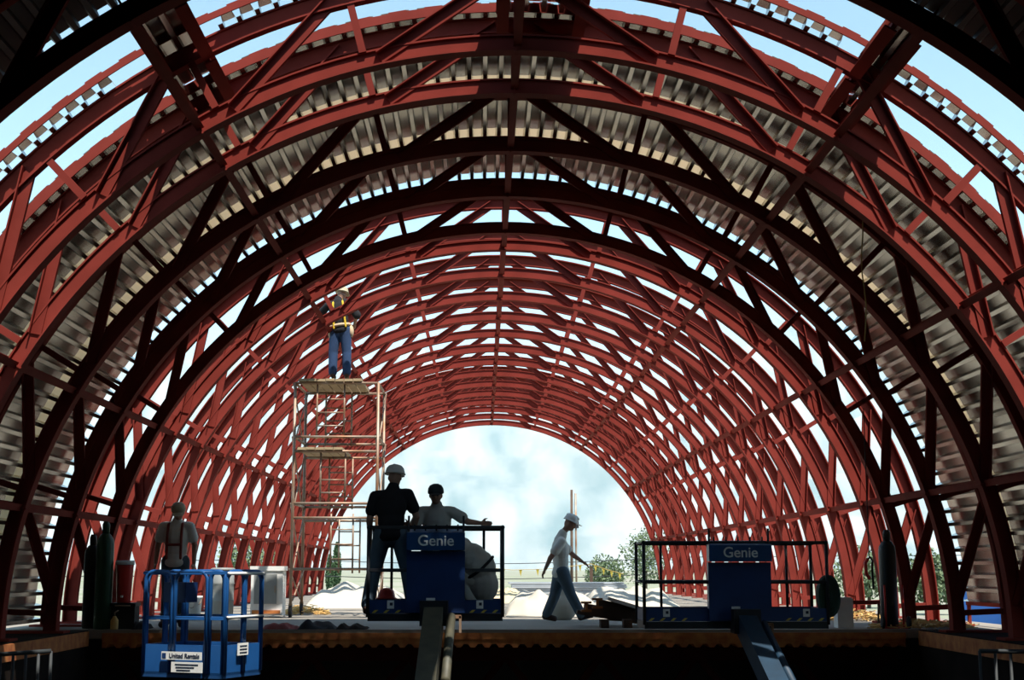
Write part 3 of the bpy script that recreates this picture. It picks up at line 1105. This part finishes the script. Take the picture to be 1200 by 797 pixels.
MB().box((W * .30, Dp * .3, h * .80), (.30, .22, .22)).build('control_box', BLUED, t)
for xx in (.45, .62):
    MB().tube([(xx, Dp / 2, 0), (xx, Dp / 2, -.35)], .03, 8).build('support_pin', GREYM, t, True)
MB().bar((W / 2, Dp / 2, -.35), (W / 2 - .4, -3.4, -2.4), .22, .26).build('boom', BLUED, t)
MB().box((W / 2 - .4, -3.8, (-3.5 - zb - 2.2) / 2), (1.2, 1.5, abs(-3.5 - zb + 2.2))).build('turret', BLUED, t)


# ------------------------------------------------------------------ things on the slab
def cylinder_thing(name, label, px, py, y, hgt, rad, m, cat='gas cylinder'):
    p = at(px, py, y)
    t = thing(name, label, cat, (p.x, y, 0))
    MB().lathe([(rad * .9, 0), (rad, .03), (rad, hgt * .78), (rad * .92, hgt * .83), (rad * .6, hgt * .875), (rad * .36, hgt * .89)], n=22).build('cylinder_body', m, t, True)
    MB().lathe([(rad * .42, hgt * .885), (rad * .44, hgt * .97), (rad * .30, hgt)], n=16).build('valve_cap', m, t, True)
    return t


cylinder_thing('gas_cylinder', 'dark green gas cylinder standing next to the red cooler', 119.5, 735, 21.3, 1.53, .125, GREENC)
cylinder_thing('gas_cylinder', 'black gas cylinder standing against the green one', 105, 735, 21.55, 1.35, .115, BLKC)
gc = cylinder_thing('gas_cylinder', 'black gas cylinder strapped to a red hand truck by the right arch feet', 1043, 735, 21.4, 1.42, .125, BLKC)
p = at(1049, 735, 21.2)
t = thing('hand_truck', 'red steel hand truck under the black gas cylinder', 'hand truck', (p.x, 21.2, 0))
for dx in (-.13, .13):
    MB().tube([(dx, 0, .02), (dx, 0, .34), (dx, .02, .62)], .016, 8).build('frame_tube', REDP, t, True)
MB().box((0, .03, .012), (.36, .14, .02)).build('toe_plate', REDP, t)
for dx in (-.19, .19):
    MB().lathe([(.07, -.02), (.09, -.015), (.09, .015), (.07, .02)], (dx, -.05, .092), 16, Matrix.Rotation(math.pi / 2, 3, 'Y')).build('wheel', BLACK, t, True)
# cooler on tool chest
p = at(146, 735, 21.4)
t = thing('tool_chest', 'low black tool chest under the red cooler', 'tool chest', (p.x, 21.4, 0))
MB().box((0, 0, .16), (.34, .30, .32)).build('chest_body', BLACK, t)
MB().box((0, 0, .345), (.36, .32, .05)).build('lid', DARKM, t)
MB().tube([(-.1, -.16, .33), (-.1, -.2, .33), (.1, -.2, .33), (.1, -.16, .33)], .012, 6).build('handle', GREYM, t, True)
t = thing('drink_cooler', 'red drink cooler with white lid on the black tool chest', 'cooler', (p.x - .03, 21.4, .37))
MB().lathe([(.095, 0), (.10, .02), (.125, .52), (.128, .54)], n=22).build('cooler_body', REDP, t, True)
MB().lathe([(.135, .54), (.137, .585), (.12, .60), (.02, .605)], n=22).build('lid', WHITE, t, True)
MB().box((0, -.12, .09), (.03, .05, .03)).build('spigot', WHITE, t)
# lantern-like brass lamp
p = at(134, 728, 21.05)
t = thing('brass_canister', 'small glinting brass torch canister beside the tool chest', 'canister', (p.x, 21.06, 0))
MB().lathe([(.05, 0), (.055, .02), (.055, .13), (.03, .17), (.02, .19)], n=16).build('canister_body', STRAW, t, True)
MB().tube([(0, 0, .18), (0, 0, .24), (.05, 0, .27)], .01, 6).build('nozzle', GREYM, t, True)
# bucket
p = at(226, 715, 25.0)
t = thing('bucket', 'white plastic bucket on the slab behind the blue basket', 'bucket', (p.x, 25.0, 0))
MB().lathe([(.12, 0), (.125, .01), (.15, .36), (.158, .37), (.158, .40), (.146, .40), (.118, .02), (.01, .015)], n=22).build('bucket_body', WHITE, t, True)
MB().tube([(-.155, 0, .37), (-.13, -.08, .27), (0, -.15, .20), (.13, -.08, .27), (.155, 0, .37)], .006, 6).build('handle', GREYM, t, True)
# white cabinet and grey drum
p = at(314, 716, 26.4)
t = thing('site_cabinet', 'white steel site cabinet with a grey door beside the scaffold', 'cabinet', (p.x, 26.4, 0))
MB().box((0, 0, .43), (.56, .45, .78)).build('cabinet_body', WHITE, t)
MB().box((0, -.0, .86), (.60, .50, .08)).build('cabinet_top', WHITE, t)
d_ = MB().box((-.02, -.235, .50), (.40, .02, .52)).build('door', GREY, t)
MB().box((.15, -.25, .5), (.02, .02, .12)).build('handle', GREYM, d_)
MB().box((0, -.236, .10), (.5, .02, .06)).build('kick_plate', RUSTY, t)
p = at(260, 715, 26.2)
t = thing('drum', 'tall grey waste drum left of the white cabinet', 'drum', (p.x, 26.2, 0))
MB().lathe([(.19, 0), (.2, .02), (.2, .28), (.21, .30), (.2, .32), (.2, .58), (.21, .60), (.2, .62), (.2, .83)], n=24).build('drum_body', GREY, t, True)
MB().lathe([(.212, .82), (.212, .86), (.18, .87), (.01, .875)], n=24).build('lid', GREY, t, True)


def heap(name, label, cat, x0, x1, y0, y1, hh, m, seed, nx=40, ny=26, rough=.35, folds=7.0):
    mb_ = MB()
    for j in range(ny + 1):
        for i in range(nx + 1):
            u, v = i / nx, j / ny
            e = min(1, 5 * min(u, 1 - u)) * min(1, 4 * min(v, 1 - v))
            e = e ** .5 if e > 0 else 0
            n_ = noise.noise(Vector((u * folds + seed, v * folds * .5, seed)))
            n2 = noise.noise(Vector((u * folds * 3.1, v * folds * 2, seed + 4)))
            mb_.v.append((x0 + (x1 - x0) * u, y0 + (y1 - y0) * v, .004 + hh * e * (1 - rough / 2 + rough * n_ + .035 * n2)))
    for j in range(ny):
        for i in range(nx):
            a_ = j * (nx + 1) + i
            mb_.f.append((a_, a_ + 1, a_ + nx + 2, a_ + nx + 1))
    o = mb_.build(name, m, None, True)
    return tag(o, label, cat)


def xs(px, y):
    return at(px, 700, y).x


heap('tarp', 'crumpled cream tarp over materials behind the walking worker', 'tarp', xs(592, 27.5), xs(702, 27.5), 26.6, 29.5, .46, TARP, 2.0)
heap('tarp', 'bright white plastic sheet spread on the slab behind the lumber pile', 'tarp', xs(690, 30), xs(800, 30), 29.6, 34.5, .50, TARP, 5.0)
heap('tarp', 'white tarp draped over a long stack seen through the scaffold', 'tarp', xs(362, 33), xs(475, 33), 32.0, 35.5, .55, TARP, 9.0)
heap('sand_pile', 'low heap of yellow sand left of the stacked metal sheets', 'sand', xs(572, 38), xs(618, 38), 37.0, 40.0, .36, SAND, 3.3)
for i, (xa, xb, lab, hh) in enumerate(((308, 352, 'dark red rag heap on the slab edge right of the blue basket', .10), (352, 395, 'low dark cloth heap on the slab edge below the scaffold', .13),
                                     (396, 432, 'grey-brown crumpled sheet on the slab edge left of the lift', .09), (160, 176, 'small dark rag heap between tool chest and blue basket', .14))):
    heap('rag_heap', lab, 'rags', xs(xa, 21.3), xs(xb, 21.3), 21.05, 21.6, hh, (STRAP, SHIRTK, FOUND, SHIRTK)[i], 20 + i * 3, 22, 10, .9, 4.0)
# white sack leaning behind the walker
p = at(660, 727, 24.9)
mb_ = MB()
mb_.ball((0, 0, .20), (.24, .16, .24))
mb_.ball((.02, 0, .42), (.10, .08, .13))
t = thing('sack', 'white slumped sack on the slab behind the walking worker', 'sack', (p.x, 24.9, 0))
remesh('sack_body', mb_, .03, TARP, t, 3)
MB().lathe([(.06, .50), (.035, .52), (.07, .57)], n=12).build('tied_neck', TARP, t, True)

# long stack of sheets
t = thing('sheet_stack', 'long grey stack of metal deck sheets lying across the far slab', 'stack', (xs(664, 42), 42, 0))
W = xs(730, 42) - xs(597, 42)
for q in range(3):
    MB().box((-W / 2 + .4 + q * (W - .8) / 2, 0, .05), (.12, 1.3, .10)).build('timber_block', DWOOD, t)
for q in range(7):
    MB().box((random.uniform(-.05, .05), random.uniform(-.04, .04), .125 + q * .055), (W, 1.2, .045)).build('sheet', STACK, t)

# lumber pile by the right lift
lum = [((684, 712), (775, 727), .11, .13), ((700, 706), (790, 722), .14, .10), ((676, 717), (760, 731), .20, .06), ((712, 724), (800, 728), .24, .08)]
for i, ((xa, ya), (xb, yb), w_, h_) in enumerate(lum):
    a_, b_ = at(xa, ya, 22.0 + .18 * i), at(xb, yb, 22.0 + .18 * i)
    o = MB().bar((a_.x, a_.y, max(a_.z, h_ / 2)), (b_.x, b_.y, max(b_.z, h_ / 2)), w_, h_).build('timber_beam', DWOOD)
    tag(o, 'dark timber beam in the lumber pile, ' + ['lying highest of the rusty-ended pair', 'under the white board', 'wide and thin, reaching furthest towards the walker', 'flat on the slab at the bottom'][i], 'timber', 'lumber pile on the slab')
a_, b_ = at(711, 701, 21.9), at(760, 716, 21.9)
tag(MB().bar(a_, b_, .5, .05).build('white_board', WHITE), 'white board lying slanted on top of the lumber pile', 'board')
for i, (xa, ya, lab) in enumerate(((687, 711, 'rusty steel block on the tip of the lumber pile nearest the walker'), (700, 707, 'rusty steel block beside the white board on the lumber pile'))):
    p = at(xa, ya, 21.75)
    m_ = MB().box((0, 0, .06), (.15, .14, .03)).box((0, 0, -.06), (.15, .14, .03)).box((0, 0, 0), (.03, .14, .12))
    o = m_.build('steel_block', RUSTY)
    o.location = p
    tag(o, lab, 'steel block')
for i, (xa, ya) in enumerate(((708, 730), (735, 731))):
    p = at(xa, ya, 21.6)
    o = MB().box((0, 0, .06), (.12, .3, .12)).bar((-.05, -.16, .06), (.05, -.16, .06), .01, .05).build('support_block', DWOOD)
    o.location = (p.x, 21.6, 0)
    tag(o, 'short wooden support block under the lumber pile, ' + ['nearer the walking worker', 'nearer the right lift'][i], 'block')

# orange hat on the mid lift floor corner
p = at(453, 699, 18.75)
t = thing('hard_hat', 'bright red hard hat set down at the boots of the man on the lift', 'hard hat', (p.x, 18.8, .30))
MB().lathe([(.13, 0), (.135, .01), (.11, .02), (.105, .06), (.085, .11), (.04, .135), (.004, .14)], n=20).build('shell', REDP, t, True)
MB().ball((0, .0, .10), (.012, .10, .045)).build('ridge', REDP, t, True)
t2 = thing('tool_case', 'flat dark tool case under the red hard hat on the lift', 'tool case', (p.x, 18.75, zf0 + .092))
MB().box((0, 0, .07), (.34, .26, .14)).build('case_body', DARKM, t2)
MB().box((0, 0, .15), (.35, .27, .02)).build('lid', DARKM, t2)
t.location = (p.x, 18.75, zf0 + .254)
# rope bundle on right lift corner
p = at(970, 700, RY)
t = thing('hose_bundle', 'dark green coiled hose hanging on the corner of the unmanned lift', 'hose', (p.x + .03, RY + .1, at(970, 724, RY).z))
for q in range(12):
    ra, rb = .125 - .022 * (q % 5), .25 - .035 * (q % 5)
    pts = [(math.cos(2 * math.pi * i / 20) * ra, -.06 + .012 * q + .01 * math.sin(i), .27 + math.sin(2 * math.pi * i / 20) * rb) for i in range(20)]
    MB().tube(pts, .024, 6, True).build('coil', HOSE, t, True)
# foam block and bench by the right arches
p = at(989, 735, 21.6)
o = MB().box((0, 0, .21), (.23, .25, .42)).box((0, -.03, .43), (.20, .18, .02)).build('foam_block', WHITE)
o.location = (p.x, 21.6, 0)
tag(o, 'upright white foam block standing at the foot of the right arches', 'block')
a_ = at(1013, 706, 23.0)
t = thing('trestle', 'low trestle with a red plank beside the white foam block', 'trestle', (a_.x, 23.0, 0))
MB().box((0, 0, a_.z), (.55, .12, .06)).build('plank', RED, t)
for s in (-1, 1):
    for s2 in (-1, 1):
        MB().bar((s * .22, 0, a_.z - .03), (s * .25, s2 * .15, .0), .03, .03).build('leg', DWOOD, t)
# hanging hook
p = at(1017, 655, 22.0)
t = thing('hanging_hook', 'red hook and sling hanging between the right arches', 'hook', (p.x, 22.0, p.z))
MB().tube([(.0, 0, .0), (.04, 0, .02), (.07, 0, -.03), (.06, 0, -.12), (.07, 0, -.45)], .018, 8).build('sling', BLACK, t, True)
MB().tube([(.0, 0, .0), (-.04, 0, -.06), (-.03, 0, -.22), (.02, 0, -.3)], .028, 8).build('hook_body', REDP, t, True)
MB().tube([(.02, 0, .02), (.02, 0, 3.0 - p.z + .28)], .008, 6).build('cord', BLACK, t, True)

# straw heaps: uncountable slivers
def straw(label, px0, px1, y0, y1, nn, hgt):
    m_ = MB()
    for q in range(nn):
        y = random.uniform(y0, y1)
        x = random.uniform(at(px0, 700, y).x, at(px1, 700, y).x)
        u = (x - at(px0, 700, y).x) / (at(px1, 700, y).x - at(px0, 700, y).x)
        z = random.uniform(0, hgt) * math.sin(math.pi * u) * (.4 + .6 * random.random()) + .012
        an = random.uniform(0, math.pi)
        L_ = random.uniform(.06, .2)
        d_ = Vector((math.cos(an), math.sin(an), random.uniform(-.2, .2))) * L_
        m_.bar(Vector((x, y, z)) - d_ / 2, Vector((x, y, z)) + d_ / 2, .02, .012)
    o = m_.build('straw_litter', STRAW)
    o['kind'] = 'stuff'
    return tag(o, label, 'straw')


straw('golden straw litter at the feet of the right arches behind the foam block', 958, 1032, 24.0, 27.0, 420, .2)
straw('straw litter strewn along the slab edge by the right arches', 1020, 1140, 21.1, 22.6, 420, .1)
straw('golden straw litter between the scaffold wheels and the left arches', 330, 385, 27.6, 30.0, 320, .16)

# blue tarp fence on the right, outside
mb_ = MB()
for i in range(41):
    for j in range(9):
        u, v = i / 40, j / 8
        mb_.v.append((7.95 + .10 * noise.noise(Vector((u * 9, v * 2, 1))) + .1 * v, 16.0 + 9.5 * u, -1.0 + 1.95 * v + .04 * noise.noise(Vector((u * 14, v, 7)))))
for i in range(40):
    for j in range(8):
        a_ = i * 9 + j
        mb_.f.append((a_, a_ + 1, a_ + 10, a_ + 9))
o = mb_.build('tarp', BTARP, None, True)
tag(o, 'blue tarp hung along the outside of the right arch feet', 'tarp')
t = thing('guard_fence', 'red steel rail running along the feet of the right arches', 'rail', (7.25, 16.5, 0))
MB().box((0, 3.2, .34), (.06, 6.4, .09)).build('rail', RED, t)
for q in range(4):
    MB().box((0, q * 2.1 + .05, .17), (.05, .05, .34)).build('post', RED, t)

# pipe railings in the foreground, lower level
for (xa, ya, xb, yb, yy, lab) in ((-60, 771, 60, 763, 16.6, 'grey pipe railing below the left arch feet'), (1148, 763, 1290, 765, 16.6, 'grey pipe railing below the right arch feet')):
    a_, b_ = at(xa, ya, yy), at(xb, yb, yy + .35)
    t = thing('pipe_railing', lab, 'railing', (a_.x, a_.y, -3.5))
    A, B_ = Vector((0, 0, a_.z + 3.5)), Vector((b_.x - a_.x, b_.y - a_.y, b_.z + 3.5))
    MB().tube([A, B_], .025, 8).build('handrail', RAILM, t, True)
    for q in range(9):
        P = A.lerp(B_, q / 8)
        MB().tube([P, (P.x, P.y, 0)], .018, 6).build('baluster', RAILM, t, True)

# hanging ropes
def rope(label, x_, y_, ztop, zbot, m, r):
    m_ = MB().tube([(x_ + .02 * math.sin(i * 1.3), y_, ztop + (zbot - ztop) * i / 8) for i in range(9)], r, 6)
    return tag(m_.build('rope', m, None, True), label, 'rope')


q = at(1004, 120, 17.6)
q2 = at(1010, 400, 17.6)
rope('yellow rope hanging from the deck down the right side', q.x, 17.6, math.sqrt(6.95 ** 2 - q.x ** 2), q2.z, ROPE, .009)

# ------------------------------------------------------------------ beyond the open end
def tree(name, label, px, pyb, pyt, y, wide, kind, seed):
    rnd = random.Random(seed)
    b_ = at(px, pyb, y)
    hgt = at(px, pyt, y).z + 1.0
    t = thing(name, label, 'tree', (b_.x, y, -1.0), 0, 'trees beyond the open end')
    MB().tube([(0, 0, 0), (.05, 0, hgt * .3), (-.04, 0, hgt * .6), (0, 0, hgt * .85)], .1, 8, radii=[.10, .08, .06, .02]).build('trunk', BARK, t, True)
    m_ = MB()
    nleaf = 2600
    for q in range(nleaf):
        if kind == 'round':
            v = Vector((rnd.gauss(0, 1), rnd.gauss(0, 1), rnd.gauss(0, 1))).normalized()
            rr = rnd.random() ** .4
            lump = 1 + .45 * noise.noise(v * 2.2 + Vector((seed, 0, 0)))
            P = Vector((v.x * wide * rr * lump, v.y * wide * rr * lump, hgt * .56 + v.z * hgt * .44 * rr * lump))
        else:
            z = rnd.random()
            rr = wide * (math.sin(math.pi * min(1, z * .85 + .12)) ** .8) * rnd.random() ** .4
            an = rnd.uniform(0, 2 * math.pi)
            P = Vector((rr * math.cos(an), rr * math.sin(an), hgt * (.06 + .94 * z)))
        s_ = rnd.uniform(.06, .14)
        a = Vector((rnd.gauss(0, 1), rnd.gauss(0, 1), rnd.gauss(0, 1))).normalized()
        b = a.cross(Vector((rnd.gauss(0, 1), rnd.gauss(0, 1), rnd.gauss(0, 1)))).normalized()
        m_.add([P - a * s_, P + b * s_ * .6, P + a * s_, P - b * s_ * .6], [(0, 1, 2, 3)])
    me = bpy.data.meshes.new('foliage')
    me.from_pydata(m_.v, [], m_.f)
    me.materials.append(LEAF if kind == 'round' else LEAFD)
    o = place(me, 'foliage', t)
    o['kind'] = 'stuff'
    return t


tree('broadleaf_tree', 'tall loose green tree behind the empty lift platform', 757, 690, 618, 108, 1.75, 'round', 1)
tree('broadleaf_tree', 'small round green tree between the walking worker and the tall tree', 710, 690, 653, 101, 1.45, 'round', 2)
tree('broadleaf_tree', 'low bushy tree beyond the left arches, behind the tan-capped worker', 287, 700, 630, 70, 1.6, 'round', 3)
tree('broadleaf_tree', 'low bushy tree seen between the right arch feet', 1018, 700, 640, 70, 1.8, 'round', 4)
tree('broadleaf_tree', 'leafy tree at the outside of the right deck edge', 1092, 700, 645, 60, 1.2, 'round', 6)
tree('cypress_tree', 'taller slim cypress seen through the scaffold', 394, 690, 636, 108, .34, 'cypress', 7)
tree('cypress_tree', 'shorter slim cypress beside the taller one', 386, 690, 650, 104, .26, 'cypress', 8)

p = at(672, 688, 60)
t = thing('utility_pole', 'brown wooden pole standing beyond the open end', 'pole', (p.x, 60, -1.0))
zt_ = at(672, 574, 60).z + 1
MB().tube([(-.07, 0, 0), (-.05, 0, zt_)], .06, 8, radii=[.065, .05]).build('shaft', DWOOD, t, True)
MB().tube([(.13, 0, 0), (.11, 0, zt_ * .97)], .04, 8).build('side_rod', GREYM, t, True)
MB().box((.10, 0, zt_ * .72), (.26, .16, .3)).build('fixture', DARKM, t)
p = at(693, 688, 56.5)
t = thing('flag_post', 'short wooden post holding the pennant line', 'post', (p.x, 56.5, -1.0))
MB().box((0, 0, .95), (.12, .12, 1.9)).build('shaft', DWOOD, t)
MB().box((0, 0, 1.94), (.15, .15, .05)).build('cap', DWOOD, t)
# pennant line
t = thing('pennant_line', 'line of small yellow pennants strung beyond the slab', 'pennants', (p.x, 56.4, 0))
LP = []
for (xa, ya) in ((560, 664), (600, 668), (640, 667), (693, 661), (712, 668), (731, 673)):
    w_ = at(xa, ya, 56.4)
    LP.append(Vector((w_.x - p.x, 0, w_.z)))
MB().tube(LP, .012, 6).build('cord', ROPE, t, True)
for q in range(len(LP) - 1):
    for u in (.25, .75):
        P = LP[q].lerp(LP[q + 1], u)
        m_ = MB()
        m_.add([P + Vector((-.06, 0, 0)), P + Vector((.06, 0, 0)), P + Vector((.01, .03, -.26)), P + Vector((-.06, .012, 0)), P + Vector((.06, .012, 0)), P + Vector((.01, .042, -.26))],
               [(0, 1, 2), (5, 4, 3), (0, 3, 4, 1), (1, 4, 5, 2), (2, 5, 3, 0)])
        m_.build('pennant', YEL, t)
for i, py in enumerate((655, 673)):
    a_, b_ = at(350, py + 1, 96), at(800, py - 2, 96)
    pts = [a_.lerp(b_, k / 12) + Vector((0, 0, -.35 * math.sin(math.pi * k / 12))) for k in range(13)]
    pts = [a_ + (a_ - b_) * 1.0] + pts + [b_ + (b_ - a_) * 1.0]
    o = MB().tube(pts, .028, 6).build('overhead_wire', DARKM, None, True)
    tag(o, ['upper overhead wire crossing the open end', 'lower overhead wire crossing the open end'][i], 'wire')
